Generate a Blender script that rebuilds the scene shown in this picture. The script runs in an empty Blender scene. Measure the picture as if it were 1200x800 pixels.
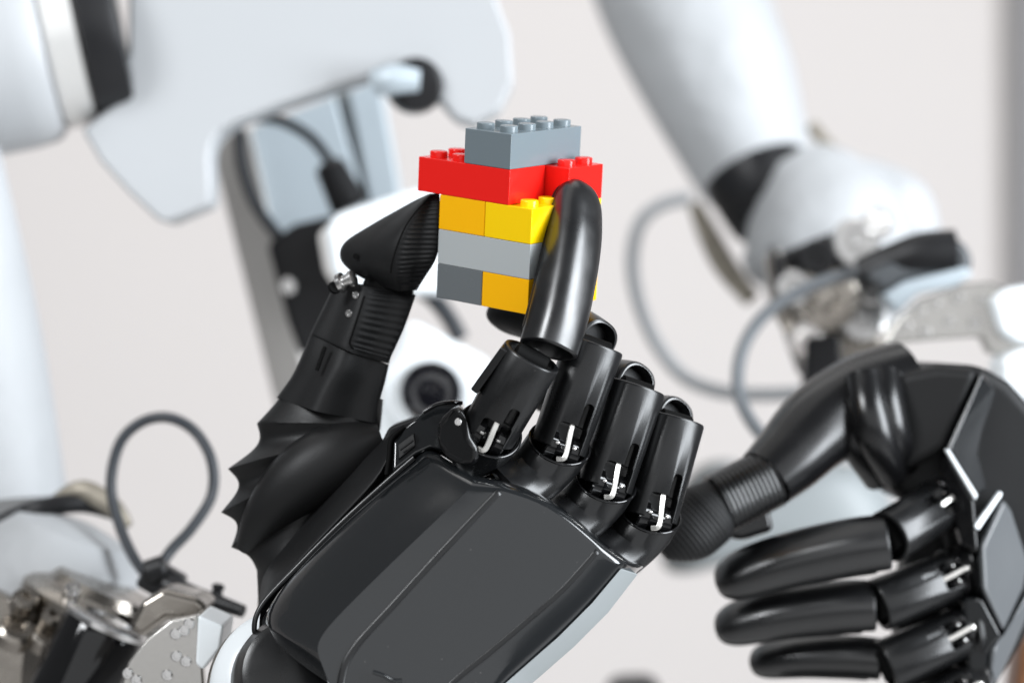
import bpy, bmesh, math, random
from mathutils import Vector, Matrix
random.seed(4)
R = math.radians
scene = bpy.context.scene
COL = scene.collection
MM = 0.001
EYE = 1.15                      # height of the lens above the floor, metres
FOCAL = 85.0
FOCUS = 0.648

# ------------------------------------------------------------------ camera
cam_data = bpy.data.cameras.new("camera")
cam_data.lens = FOCAL
cam_data.sensor_width = 36
cam_data.clip_start = 0.02
cam_data.clip_end = 60
cam_data.dof.use_dof = True
cam_data.dof.focus_distance = FOCUS
cam_data.dof.aperture_fstop = 6.6
cam_data.dof.aperture_blades = 9
cam = bpy.data.objects.new("camera", cam_data)
COL.objects.link(cam)
cam.location = (0, 0, EYE)
cam.rotation_euler = (R(90), 0, 0)
scene.camera = cam

# ------------------------------------------------------------------ light
world = bpy.data.worlds.new("World")
scene.world = world
world.use_nodes = True
bg = world.node_tree.nodes["Background"]
bg.inputs[0].default_value = (0.93, 0.96, 1.0, 1)
bg.inputs[1].default_value = 0.17

def area(name, loc, target, sx, sy, power, color):
    l = bpy.data.lights.new(name, 'AREA')
    l.shape = 'RECTANGLE'; l.size = sx; l.size_y = sy
    l.energy = power; l.color = color
    o = bpy.data.objects.new(name, l)
    COL.objects.link(o)
    o.location = loc
    d = Vector(target) - Vector(loc)
    o.rotation_euler = d.to_track_quat('-Z', 'Y').to_euler()
    return o
HAND = (0, 0.66, EYE)
area("window_light_right", (1.50, 0.02, EYE + 0.34), HAND, 0.85, 1.6, 82, (0.90, 0.95, 1.0))
area("area_light_high", (-1.25, -0.62, EYE + 1.25), HAND, 0.7, 0.7, 38, (0.95, 0.975, 1.0))  # unseen area lamp, high on the left behind the camera
area("fill_light_front", (0.45, -1.45, EYE + 0.25), HAND, 4.0, 1.8, 18, (0.97, 0.985, 1.0))  # unseen fill added behind the camera, mirrored in the glossy palm plate
area("ceiling_light", (-0.3, 1.1, EYE + 1.7), (0, 0.9, EYE), 2.2, 1.6, 8.5, (1.0, 0.99, 0.98))
area("wall_fill", (-0.3, 1.5, EYE + 1.9), (-0.1, 2.6, EYE), 2.6, 0.5, 5, (1.0, 0.985, 0.97))  # unseen fill added only to brighten the back wall

scene.view_settings.view_transform = 'Standard'
scene.view_settings.look = 'None'
scene.view_settings.gamma = 1
scene.view_settings.exposure = 0.0
scene.cycles.max_bounces = 8

# ------------------------------------------------------------------ materials
def mat(name, color, rough=0.5, metal=0.0, coat=0.0, coat_rough=0.05, bump=0.0, bscale=800.0, vary=0.0, vscale=60.0, spec=0.5, rvary=0.0, sss=0.0, stretch=None, dust=0.0, bdist=0.0003):
    m = bpy.data.materials.new(name)
    m.use_nodes = True
    nt = m.node_tree
    b = nt.nodes["Principled BSDF"]
    b.inputs["Base Color"].default_value = (*color, 1)
    b.inputs["Roughness"].default_value = rough
    b.inputs["Metallic"].default_value = metal
    b.inputs["Coat Weight"].default_value = coat
    b.inputs["Coat Roughness"].default_value = coat_rough
    b.inputs["Specular IOR Level"].default_value = spec
    if sss:
        b.inputs["Subsurface Weight"].default_value = sss
        b.inputs["Subsurface Radius"].default_value = (0.002, 0.0012, 0.0006)
    tc = nt.nodes.new("ShaderNodeTexCoord")
    src = tc.outputs["Object"]
    if stretch:
        mp = nt.nodes.new("ShaderNodeMapping")
        mp.inputs["Scale"].default_value = stretch
        nt.links.new(src, mp.inputs["Vector"]); src = mp.outputs["Vector"]
    if vary or rvary:
        n = nt.nodes.new("ShaderNodeTexNoise")
        n.inputs["Scale"].default_value = vscale
        n.inputs["Detail"].default_value = 6
        nt.links.new(src, n.inputs["Vector"])
        if vary:
            r = nt.nodes.new("ShaderNodeMapRange")
            r.inputs[3].default_value = 1 - vary; r.inputs[4].default_value = 1 + vary
            nt.links.new(n.outputs["Fac"], r.inputs[0])
            mx = nt.nodes.new("ShaderNodeVectorMath"); mx.operation = 'SCALE'
            mx.inputs[0].default_value = color
            nt.links.new(r.outputs[0], mx.inputs["Scale"])
            nt.links.new(mx.outputs[0], b.inputs["Base Color"])
        if rvary:
            r2 = nt.nodes.new("ShaderNodeMapRange")
            r2.inputs[1].default_value = 0.3; r2.inputs[2].default_value = 0.7
            r2.inputs[3].default_value = max(rough - rvary, 0.02); r2.inputs[4].default_value = rough + rvary
            nt.links.new(n.outputs["Fac"], r2.inputs[0])
            nt.links.new(r2.outputs[0], b.inputs["Roughness"])
    if dust:
        dn = nt.nodes.new("ShaderNodeTexVoronoi"); dn.inputs["Scale"].default_value = 420
        nt.links.new(src, dn.inputs["Vector"])
        dr_ = nt.nodes.new("ShaderNodeMapRange")
        dr_.inputs[1].default_value = 0.10; dr_.inputs[2].default_value = 0.05; dr_.inputs[3].default_value = 0; dr_.inputs[4].default_value = dust
        nt.links.new(dn.outputs["Distance"], dr_.inputs[0])
        big = nt.nodes.new("ShaderNodeTexNoise"); big.inputs["Scale"].default_value = 130
        nt.links.new(src, big.inputs["Vector"])
        br_ = nt.nodes.new("ShaderNodeMapRange"); br_.inputs[1].default_value = 0.58; br_.inputs[2].default_value = 0.66
        nt.links.new(big.outputs["Fac"], br_.inputs[0])
        ml = nt.nodes.new("ShaderNodeMath"); ml.operation = 'MULTIPLY'
        nt.links.new(dr_.outputs[0], ml.inputs[0]); nt.links.new(br_.outputs[0], ml.inputs[1])
        mc = nt.nodes.new("ShaderNodeMix"); mc.data_type = 'RGBA'
        mc.inputs[6].default_value = (*color, 1); mc.inputs[7].default_value = (0.35, 0.33, 0.31, 1)
        nt.links.new(ml.outputs[0], mc.inputs[0]); nt.links.new(mc.outputs[2], b.inputs["Base Color"])
    if bump:
        n2 = nt.nodes.new("ShaderNodeTexNoise")
        n2.inputs["Scale"].default_value = bscale
        n2.inputs["Detail"].default_value = 3
        nt.links.new(src, n2.inputs["Vector"])
        bp = nt.nodes.new("ShaderNodeBump")
        bp.inputs["Strength"].default_value = bump
        bp.inputs["Distance"].default_value = bdist
        nt.links.new(n2.outputs["Fac"], bp.inputs["Height"])
        nt.links.new(bp.outputs["Normal"], b.inputs["Normal"])
    return m

M = {
 'gloss': mat("black_gloss_plastic", (0.006, 0.006, 0.0065), 0.07, rvary=0.03, vscale=90),
 'shell': mat("black_lacquered_shell", (0.009, 0.010, 0.011), 0.12, coat=0.5, coat_rough=0.05, bump=0.012, dust=0.16, bscale=900, rvary=0.04, vscale=50),
 'satin': mat("black_satin_anodised", (0.005, 0.0052, 0.0056), 0.30, spec=0.5, dust=0.12, bump=0.04, bscale=2600, rvary=0.05, vscale=120),
 'tip': mat("black_fingertip_plastic", (0.004, 0.0042, 0.0048), 0.31, spec=0.85, dust=0.12, bump=0.03, bscale=3500, rvary=0.05, vscale=140),
 'matte': mat("black_matte_rubber", (0.007, 0.0071, 0.0075), 0.55, spec=0.28, bump=0.18, bscale=1800, rvary=0.06, vscale=80),
 'boot': mat("black_folded_rubber", (0.008, 0.008, 0.0083), 0.48, spec=0.3, bump=0.12, bscale=1200, rvary=0.08, vscale=60),
 'dark': mat("black_recess", (0.003, 0.003, 0.003), 0.7, spec=0.1),
 'steel': mat("polished_steel", (0.62, 0.61, 0.60), 0.22, metal=1, rvary=0.08, vscale=150),
 'blast': mat("bead_blasted_aluminium", (0.50, 0.485, 0.46), 0.26, metal=0.92, bump=0.1, bscale=900),
 'ring': mat("satin_silver", (0.78, 0.77, 0.75), 0.35, metal=0.6),
 'steel2': mat("brushed_warm_steel", (0.30, 0.275, 0.245), 0.27, metal=1, bump=0.1, bscale=500, rvary=0.1, vscale=200),
 'rod': mat("bright_nickel_rod", (0.80, 0.78, 0.74), 0.28, metal=0.75, rvary=0.05),
 'white': mat("white_robot_shell", (0.395, 0.405, 0.415), 0.45, bump=0.05, bscale=60, vary=0.03, vscale=12),
 'fabric': mat("white_sleeve_fabric", (0.39, 0.40, 0.41), 0.62, bump=0.5, bscale=22, bdist=0.012, vary=0.05, vscale=25),
 'panel': mat("grey_glossy_panel", (0.10, 0.105, 0.11), 0.2, rvary=0.05),
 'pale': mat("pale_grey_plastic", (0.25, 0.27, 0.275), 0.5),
 'alum': mat("blue_grey_aluminium", (0.44, 0.50, 0.54), 0.40, metal=0.2, rvary=0.08),
 'post': mat("warm_grey_aluminium", (0.62, 0.60, 0.575), 0.5, metal=0.0, vary=0.08, vscale=40, stretch=(8, 8, 0.5)),
 'plastic_black': mat("black_plastic", (0.009, 0.009, 0.010), 0.4, spec=0.3, rvary=0.08),
 'cable': mat("black_cable_sheath", (0.020, 0.024, 0.030), 0.42),
 'gcable': mat("grey_cable_sheath", (0.33, 0.34, 0.35), 0.5),
 'dcable': mat("dark_grey_cable_sheath", (0.12, 0.13, 0.14), 0.45),
 'lens': mat("black_lens_glass", (0.006, 0.006, 0.008), 0.05, coat=1.0),
 'housing': mat("white_sensor_housing", (0.80, 0.84, 0.86), 0.35, bump=0.02, bscale=100, vary=0.02),
 'chain': mat("tan_grey_links", (0.30, 0.27, 0.22), 0.5, metal=0.5, vary=0.5, vscale=180),
 'leaf': mat("dark_mottled_bracket", (0.06, 0.065, 0.07), 0.35, rvary=0.1),
 'sleeve': mat("dark_glossy_sleeve", (0.005, 0.005, 0.0055), 0.26, spec=0.5, rvary=0.05, vscale=60),
 'b_grey': mat("blue_grey_brick", (0.150, 0.182, 0.200), 0.22, spec=0.35, sss=0.04, rvary=0.04, vscale=70, bump=0.02, bscale=300),
 'b_light': mat("light_grey_brick", (0.41, 0.435, 0.44), 0.22, spec=0.35, sss=0.04, rvary=0.04, vscale=70, bump=0.02, bscale=300),
 'b_dark': mat("dark_grey_brick", (0.135, 0.148, 0.155), 0.24, spec=0.35, sss=0.03, rvary=0.04, vscale=70, bump=0.02, bscale=300),
 'b_red': mat("red_brick", (0.78, 0.014, 0.010), 0.20, spec=0.35, sss=0.05, rvary=0.04, vscale=70, bump=0.02, bscale=300),
 'b_yellow': mat("yellow_brick", (0.93, 0.60, 0.002), 0.20, spec=0.35, sss=0.05, rvary=0.04, vscale=70, bump=0.02, bscale=300),
 'b_orange': mat("amber_brick", (0.93, 0.46, 0.002), 0.20, spec=0.35, sss=0.05, rvary=0.04, vscale=70, bump=0.02, bscale=300),
 'wall': mat("pale_plaster", (0.72, 0.675, 0.65), 0.9, bump=0.05, bscale=30, vary=0.02, vscale=2),
 'floor': mat("grey_vinyl_floor", (0.42, 0.41, 0.40), 0.5, vary=0.05, vscale=3),
 'door': mat("dark_grey_door", (0.22, 0.21, 0.21), 0.5, vary=0.05),
 'wood': mat("brown_varnished_wood", (0.13, 0.05, 0.016), 0.4, vary=0.3, vscale=20, stretch=(1, 1, 8)),
}

# ------------------------------------------------------------------ helpers
ZOFF = 0.0
def P(x, y, d):
    """photo pixel (1200 x 800) at depth d millimetres -> world metres"""
    d += ZOFF
    k = 36.0 / FOCAL / 1200.0 * d * MM
    return Vector(((x - 600) * k, d * MM, EYE + (400 - y) * k))
TOCAM = Vector((0, -1, 0))

def wpos(o):
    v = Vector(o.location)
    while o.parent:
        o = o.parent
        v = o.matrix_basis @ v if True else v
    return v

def finish(me, m, smooth=35):
    for p in me.polygons: p.use_smooth = True
    if smooth is not None and smooth < 180:
        me.set_sharp_from_angle(angle=R(smooth))
    if m: me.materials.append(m)

def mesh_obj(name, verts, faces, m, parent=None, smooth=35, bevel=0, segs=2, sub=0, bangle=25, solid=0, local=False):
    """verts in world metres (parents carry only translation); origin goes to the centroid"""
    bm = bmesh.new()
    vs = [bm.verts.new(v) for v in verts]
    for f in faces:
        try: bm.faces.new([vs[i] for i in f])
        except ValueError: pass
    bmesh.ops.recalc_face_normals(bm, faces=bm.faces)
    return bm_obj(name, bm, m, parent, smooth, bevel, segs, sub, bangle, solid, local)

def bm_obj(name, bm, m, parent=None, smooth=35, bevel=0, segs=2, sub=0, bangle=25, solid=0, local=False):
    c = Vector((0, 0, 0))
    if not local:
        for v in bm.verts: c += v.co
        c /= max(len(bm.verts), 1)
        bmesh.ops.translate(bm, verts=bm.verts, vec=-c)
    me = bpy.data.meshes.new(name)
    bm.to_mesh(me); bm.free()
    finish(me, m, smooth)
    o = bpy.data.objects.new(name, me)
    COL.objects.link(o)
    if parent is not None:
        o.parent = parent
        if not local: o.location = c - wpos(parent)
    elif not local: o.location = c
    if solid:
        md = o.modifiers.new("solid", 'SOLIDIFY'); md.thickness = solid; md.offset = -1
    if sub:
        md = o.modifiers.new("sub", 'SUBSURF'); md.levels = sub; md.render_levels = sub
    if bevel:
        md = o.modifiers.new("bevel", 'BEVEL'); md.width = bevel; md.segments = segs
        md.limit_method = 'ANGLE'; md.angle_limit = R(bangle); md.harden_normals = True
    return o

def thing(name, label, cat, loc=(0, 0, 0), group=None):
    o = bpy.data.objects.new(name, None); COL.objects.link(o)
    o.empty_display_size = 0.02
    o.location = loc; o['label'] = label; o['category'] = cat
    if group: o['group'] = group
    return o
def part_empty(name, parent, w):
    o = bpy.data.objects.new(name, None); COL.objects.link(o)
    o.empty_display_size = 0.02
    o.parent = parent; o.location = Vector(w) - wpos(parent)
    return o
def inst(name, me, mw, parent):
    """an object using mesh me with world matrix mw under a translation-only parent"""
    o = bpy.data.objects.new(name, me); COL.objects.link(o)
    o.parent = parent
    o.matrix_basis = Matrix.Translation(-wpos(parent)) @ mw
    return o

def frame(origin, z, y):
    z = Vector(z).normalized(); y = Vector(y)
    y = (y - z * y.dot(z)).normalized(); x = y.cross(z)
    m = Matrix((x, y, z)).transposed().to_4x4()
    m.translation = Vector(origin)
    return m

def cr(p, t):
    """Catmull-Rom through list p at t in 0..len-1 (elements: tuples of floats)"""
    n = len(p); i = min(int(t), n - 2); f = t - i
    a = p[max(i - 1, 0)]; b = p[i]; c = p[i + 1]; d = p[min(i + 2, n - 1)]
    return tuple(0.5 * (2 * B + (C - A) * f + (2 * A - 5 * B + 4 * C - D) * f * f + (3 * B - A - 3 * C + D) * f ** 3) for A, B, C, D in zip(a, b, c, d))

def skin_rings(rings, cap=True, closed=False):
    n = len(rings[0]); vs = [v for r in rings for v in r]; fs = []
    for i in range(len(rings) - 1):
        for j in range(n):
            a = i * n + j; b = i * n + (j + 1) % n
            fs.append((a, b, b + n, a + n))
    if cap:
        fs.append(tuple(range(n))[::-1]); fs.append(tuple((len(rings) - 1) * n + j for j in range(n)))
    return vs, fs

def sring(c, ax, ay, rx, ry, n=32, e=2.0):
    out = []
    for k in range(n):
        a = 2 * math.pi * k / n
        ca, sa = math.cos(a), math.sin(a)
        x = math.copysign(abs(ca) ** (2 / e), ca) * rx
        y = math.copysign(abs(sa) ** (2 / e), sa) * ry
        out.append(c + ax * x + ay * y)
    return out

def tube(name, pts, r, m, parent=None, n=14, steps=8, rs=None, cap=True, flat=1.0, up=None, **kw):
    """pts: world vectors; r metres (or rs list); smooth tube"""
    q = [tuple(p) + ((rs[i] if rs else r),) for i, p in enumerate(pts)]
    N = (len(q) - 1) * steps
    s = [cr(q, i / steps) for i in range(N + 1)] if len(q) > 2 else [tuple(a + (b - a) * i / steps for a, b in zip(q[0], q[1])) for i in range(steps + 1)]
    rings = []; prev = None
    for i, p in enumerate(s):
        c = Vector(p[:3])
        t = (Vector(s[min(i + 1, len(s) - 1)][:3]) - Vector(s[max(i - 1, 0)][:3])).normalized()
        if up is not None: ax = Vector(up)
        elif prev is None:
            ax = Vector((0, 1, 0)) if abs(t.y) < 0.9 else Vector((1, 0, 0))
        else: ax = prev
        ax = (ax - t * ax.dot(t)).normalized(); prev = ax
        ay = t.cross(ax)
        rings.append(sring(c, ax, ay, p[3] * flat, p[3], n))
    v, f = skin_rings(rings, cap)
    return mesh_obj(name, v, f, m, parent, smooth=kw.pop('smooth', 50), **kw)

def lathe(name, A, B, prof, m, parent=None, n=40, up=(0, 1, 0), e=2.0, flat=1.0, **kw):
    """prof: list of (t mm along A->B, r mm)"""
    z = (Vector(B) - Vector(A)).normalized()
    ax = Vector(up); ax = (ax - z * ax.dot(z)).normalized(); ay = z.cross(ax)
    rings = [sring(Vector(A) + z * t * MM, ax, ay, max(r, .01) * MM * flat, max(r, .01) * MM, n, e) for t, r in prof]
    v, f = skin_rings(rings)
    return mesh_obj(name, v, f, m, parent, smooth=kw.pop('smooth', 32), **kw)

def slab(name, px, d0, d1, m, parent=None, bevel=1.0, segs=3, dd=None, **kw):
    """outline in photo pixels at depth d0 with real thickness back to d1 (mm)"""
    n = len(px)
    fr = [P(x, y, d0 + (dd[i] if dd else 0)) for i, (x, y) in enumerate(px)]
    bk = [v + Vector((0, (d1 - d0) * MM, 0)) for v in fr]
    fs = [tuple(range(n)), tuple(range(2 * n - 1, n - 1, -1))] + [(i, (i + 1) % n, n + (i + 1) % n, n + i) for i in range(n)]
    return mesh_obj(name, fr + bk, fs, m, parent, bevel=bevel * MM, segs=segs, **kw)

def box(name, c, ax, ay, az, sx, sy, sz, m, parent=None, bevel=0.4, **kw):
    """c world, axes unit vectors, sizes mm"""
    c = Vector(c); X = Vector(ax) * sx * MM / 2; Y = Vector(ay) * sy * MM / 2; Z = Vector(az) * sz * MM / 2
    vs = [c + X * a + Y * b + Z * g for a in (-1, 1) for b in (-1, 1) for g in (-1, 1)]
    fs = [(0, 1, 3, 2), (4, 6, 7, 5), (0, 4, 5, 1), (2, 3, 7, 6), (0, 2, 6, 4), (1, 5, 7, 3)]
    return mesh_obj(name, vs, fs, m, parent, bevel=bevel * MM, segs=3, **kw)

def local_box(bm, lo, hi):
    vs = [bm.verts.new(Vector((x, y, z)) * MM) for x in (lo[0], hi[0]) for y in (lo[1], hi[1]) for z in (lo[2], hi[2])]
    for f in [(0, 1, 3, 2), (4, 6, 7, 5), (0, 4, 5, 1), (2, 3, 7, 6), (0, 2, 6, 4), (1, 5, 7, 3)]:
        bm.faces.new([vs[i] for i in f])

def mesh_from_bm(name, bm, m, smooth=35):
    bmesh.ops.recalc_face_normals(bm, faces=bm.faces)
    me = bpy.data.meshes.new(name); bm.to_mesh(me); bm.free(); finish(me, m, smooth)
    return me
def bm_rings(rings, cap=True):
    bm = bmesh.new(); v, f = skin_rings(rings, cap)
    vs = [bm.verts.new(p) for p in v]
    for q in f:
        try: bm.faces.new([vs[i] for i in q])
        except ValueError: pass
    return bm
def bake(name, me, mods, m, smooth=35):
    """apply modifiers to a mesh; returns new mesh data"""
    o = bpy.data.objects.new("tmp", me); COL.objects.link(o); extra = []
    for kind, val in mods:
        if kind == 'BOOL':
            c = bpy.data.objects.new("cut", val); COL.objects.link(c); extra.append(c)
            md = o.modifiers.new("b", 'BOOLEAN'); md.operation = 'DIFFERENCE'; md.object = c; md.solver = 'EXACT'
        elif kind == 'BEVEL':
            md = o.modifiers.new("v", 'BEVEL'); md.width = val * MM; md.segments = 2; md.limit_method = 'ANGLE'; md.angle_limit = R(40)
    dg = bpy.context.evaluated_depsgraph_get(); dg.update()
    new = bpy.data.meshes.new_from_object(o.evaluated_get(dg)); new.name = name
    for x in [o] + extra: bpy.data.objects.remove(x)
    new.materials.clear(); finish(new, m, smooth)
    return new

# ------------------------------------------------------------------ the setting
def plane(name, vs, m, kind='structure'):
    o = mesh_obj(name, vs, [(0, 1, 2, 3)], m); o['kind'] = kind; return o
WY = 2.75
wall = mesh_obj('wall', [Vector((x, y, z)) for x in (-4, 4) for y in (WY, WY + .12) for z in (0, 3.2)],
                [(0, 1, 3, 2), (4, 6, 7, 5), (0, 4, 5, 1), (2, 3, 7, 6), (0, 2, 6, 4), (1, 5, 7, 3)], M['wall'])
wall['kind'] = 'structure'
plane('floor', [Vector(v) for v in ((-4, -3, 0), (4, -3, 0), (4, WY + .1, 0), (-4, WY + .1, 0))], M['floor'])
dr = thing('door', 'dark grey blurred door at the edge of the pale wall, beyond the raised white arm', 'door', (0.78, WY, 0))
mesh_obj('door_leaf', [Vector((x, y, z)) for x in (.562, 1.45) for y in (WY - .03, WY - .004) for z in (1.16, 2.2)],
         [(0, 1, 3, 2), (4, 6, 7, 5), (0, 4, 5, 1), (2, 3, 7, 6), (0, 2, 6, 4), (1, 5, 7, 3)], M['door'], dr, bevel=.003)

# ------------------------------------------------------------------ brick tower
TM = Matrix(((0.61073908, -0.7906814, 0.04266965), (0.77961667, 0.59101502, -0.20712095), (0.13854828, 0.15976283, 0.97738437))).to_4x4()
TM.translation = Vector((-2.1795 * MM, 656.09 * MM, EYE + 8.398 * MM))
tower = thing('brick_tower', 'stack of red, yellow and grey toy bricks pinched between black finger and thumb', 'toy bricks')
tower.matrix_basis = TM
def stud_mesh(m):
    prof = [(0, 2.42), (1.45, 2.42), (1.6, 2.38), (1.7, 2.25)]
    rings = [sring(Vector((0, 0, t * MM)), Vector((1, 0, 0)), Vector((0, 1, 0)), r * MM, r * MM, 28) for t, r in prof]
    bm = bm_rings(rings); return mesh_from_bm('stud', bm, m, 40)
STUDS = {}
def brick(u0, u1, v0, v1, w, mk, label, studs):
    """local x = v (recedes to the right), y = u (recedes to the left), z = up"""
    bm = bmesh.new(); g = 0.07
    local_box(bm, (v0 * 8 + g, u0 * 8 + g, w * 9.6 + .02), (v1 * 8 - g, u1 * 8 - g, w * 9.6 + 9.55))
    bmesh.ops.recalc_face_normals(bm, faces=bm.faces)
    me = bpy.data.meshes.new('toy_brick'); bm.to_mesh(me); bm.free(); finish(me, M[mk], 30)
    o = bpy.data.objects.new('toy_brick', me); COL.objects.link(o); o.parent = tower; o['label'] = label
    md = o.modifiers.new("bevel", 'BEVEL'); md.width = .00022; md.segments = 3; md.harden_normals = True
    if mk not in STUDS: STUDS[mk] = stud_mesh(M[mk])
    for (u, v) in studs:
        s = bpy.data.objects.new('stud', STUDS[mk]); COL.objects.link(s); s.parent = o
        s.location = (v * 8 * MM, u * 8 * MM, (w * 9.6 + 9.55) * MM)
brick(1, 3, 0, 2, 0, 'b_dark', 'dark grey brick at the bottom left corner of the stack', [])
brick(-1, 1, 0, 4, 0, 'b_orange', 'amber brick at the foot of the stack behind the fingertip', [])
brick(-1, 3, 0, 2, 1, 'b_light', 'long light grey brick in the second layer', [])
brick(1, 3, 0, 2, 2, 'b_orange', 'amber yellow brick beside the thumb tip in the third layer', [])
brick(-1, 1, 0, 4, 2, 'b_yellow', 'bright yellow brick with two bare studs', [(-.5, .5), (-.5, 1.5)])
brick(0, 4, 0, 2, 3, 'b_red', 'long red brick overhanging the thumb', [(2.5, .5), (3.5, .5), (2.5, 1.5), (3.5, 1.5)])
brick(-1, 1, 2, 4, 3, 'b_red', 'short red brick behind the raised fingertip', [(-.5, 2.5), (-.5, 3.5)])
brick(0, 2, 0, 4, 4, 'b_grey', 'blue grey brick on top with eight studs', [(a + .5, b + .5) for a in range(2) for b in range(4)])

# ------------------------------------------------------------------ robot
robot = thing('humanoid_robot', 'white humanoid robot with glossy black hands, holding up a stack of toy bricks', 'robot', (0, 0.9, 0))

# --- shared finger meshes (local mm: z along the finger, y = back of the finger)
X3, Y3 = Vector((1, 0, 0)), Vector((0, 1, 0))
def proximal_mesh():
    prof = [(-.8, 7.2), (-.5, 7.6), (28.2, 8.1), (28.8, 7.9), (29, 7.5), (28.9, 6.7), (28.6, 6.5), (25.5, 6.4)]
    rings = [sring(Vector((0, 0, t * MM)), X3, Y3, r * MM, r * MM * .97, 64, 2.15) for t, r in prof]
    me = mesh_from_bm('p', bm_rings(rings), None)
    c1 = bmesh.new(); local_box(c1, (-4.4, 2.2, -9), (4.0, 12, 6.6))
    a = mesh_from_bm('c', c1, None)
    c2 = bmesh.new(); local_box(c2, (-3.9, 3, 1), (-.9, 12, 13.2))
    b = mesh_from_bm('c', c2, None)
    c1 = bake('c', a, [('BEVEL', 1.2)], None); c2 = bake('c', b, [('BEVEL', 1.1)], None)
    # oblique cut of the lower end so the shell wraps round the knuckle
    c3 = bmesh.new(); local_box(c3, (-12, -12, -12), (12, -1.5, 1.5)); c3 = mesh_from_bm('c', c3, None)
    return bake('finger_shell', me, [('BOOL', c1), ('BOOL', c2), ('BOOL', c3), ('BEVEL', 0.28)], M['satin'], 38)
SHELL = proximal_mesh()
def tip_mesh(mk='tip', pad=False):
    S = [(1.0, 0, 6.4, 6.3), (1.4, 0, 6.85, 6.7), (2.2, 0, 7.05, 6.9), (9, 0, 7.25, 7.0), (17, -.7, 7.3, 6.8), (25, -1.7, 7.25, 6.4),
         (32, -3.1, 7.15, 6.1), (37, -4.4, 7.0, 5.6), (41, -5.6, 6.65, 5.1), (44, -6.6, 5.9, 4.4), (46.3, -7.4, 4.5, 3.3), (47.6, -7.85, 2.6, 1.9), (48.1, -8.0, .3, .3)]
    rings = []
    if not pad:
        for z, r in ((9, 5.2), (1.6, 5.9), (1.0, 6.1)):
            rings.append(sring(Vector((0, 0, z * MM)), X3, Y3, r * MM, r * MM, 48, 2.2))
    N = 60
    for i in range(N + 1):
        t = (len(S) - 1) * i / N
        z, y, rx, ry = cr(S, t); z2, y2, _, _ = cr(S, min(t + .05, len(S) - 1.0001)); z1, y1, _, _ = cr(S, max(t - .05, 0))
        tg = Vector((0, y2 - y1, z2 - z1)).normalized(); ay = tg.cross(X3) * -1
        if ay.y < 0: ay = -ay
        k = 1.0
        if pad:
            k = .95; y -= 1.5
            z = z * .9 + 4 if z < 40 else z - .25
        rings.append(sring(Vector((0, y, z)) * MM, X3, ay, max(rx * k, .1) * MM, max(ry * k, .1) * MM, 48, 2.45))
    return mesh_from_bm('fingertip', bm_rings(rings), M[mk], 50)
TIP = tip_mesh(); PAD = tip_mesh('matte', True); PAD.name = 'finger_pad'
def rod_mesh():
    pts = [(-.2, 2.5, 10.5), (0.3, 5.6, 8.2), (.2, 7.0, 3.6), (-.3, 7.6, -1.4), (0, 7.5, -2.9), (1.2, 6.4, -3.5)]
    bm = bmesh.new(); prev = None; rings = []
    for i in range(31):
        p = Vector(cr(pts, i / 6)) * MM; a = Vector(cr(pts, min(i / 6 + .1, 4.999))); b = Vector(cr(pts, max(i / 6 - .1, 0)))
        t = (a - b).normalized(); s = t.cross(Y3).normalized(); n = s.cross(t)
        rings.append([p + s * x * MM + n * y * MM for x, y in ((-.55, -.45), (.55, -.45), (.7, -.25), (.7, .25), (.5, .45), (-.5, .45), (-.7, .25), (-.7, -.25))])
    return mesh_from_bm('push_rod', bm_rings(rings), M['rod'], 40)
ROD = rod_mesh()
def knuckle_mesh():
    bm = bmesh.new()
    def cyl(x0, x1, r, y=1.8, z=-.5, n=28):
        rs = [sring(Vector((x * MM, y * MM, z * MM)), Y3, Vector((0, 0, 1)), rr * MM, rr * MM, n) for x, rr in ((x0, r - .4), (x0 + .4, r), (x1 - .4, r), (x1, r - .4))]
        v, f = skin_rings(rs); vs = [bm.verts.new(p) for p in v]
        for q in f: bm.faces.new([vs[i] for i in q])
    cyl(-5.0, -1.9, 4.3, 1.2); cyl(1.7, 5.0, 4.3, 1.2); cyl(-1.9, 1.7, 2.6, 1.2)
    return mesh_from_bm('knuckle_hinge', bm, M['gloss'], 40)
KN = knuckle_mesh()
def pin_mesh():
    bm = bmesh.new()
    local_box(bm, (1.6, 4.2, .2), (3.0, 5.9, 1.1)); local_box(bm, (-3.2, 4.2, .2), (-2.0, 5.9, 1.1))
    me = mesh_from_bm('c', bm, None)
    return bake('hinge_clip', me, [('BEVEL', .35)], M['steel'])
PIN = pin_mesh()
def screw_mesh(r=1.6, h=1.0, mk='steel'):
    prof = [(0, r), (h * .7, r), (h, r * .8), (h, r * .5), (h * .4, r * .45), (h * .4, .02)]
    return mesh_from_bm('screw', bm_rings([sring(Vector((0, 0, t * MM)), X3, Y3, q * MM, q * MM, 20) for t, q in prof]), M[mk], 35)
SCREW = screw_mesh(); SCREW_S = screw_mesh(1.0, .5); SCREW_D = screw_mesh(.85, .15, 'dark')
def hinge_top():
    prof = [(-4.6, 2.2), (-4.3, 3), (4.3, 3), (4.6, 2.2)]
    return mesh_from_bm('middle_hinge', bm_rings([sring(Vector((t * MM, 0, 27.8 * MM)), Y3, Vector((0, 0, 1)), q * MM, q * MM, 26) for t, q in prof]), M['dark'], 40)
HT = hinge_top()

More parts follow.
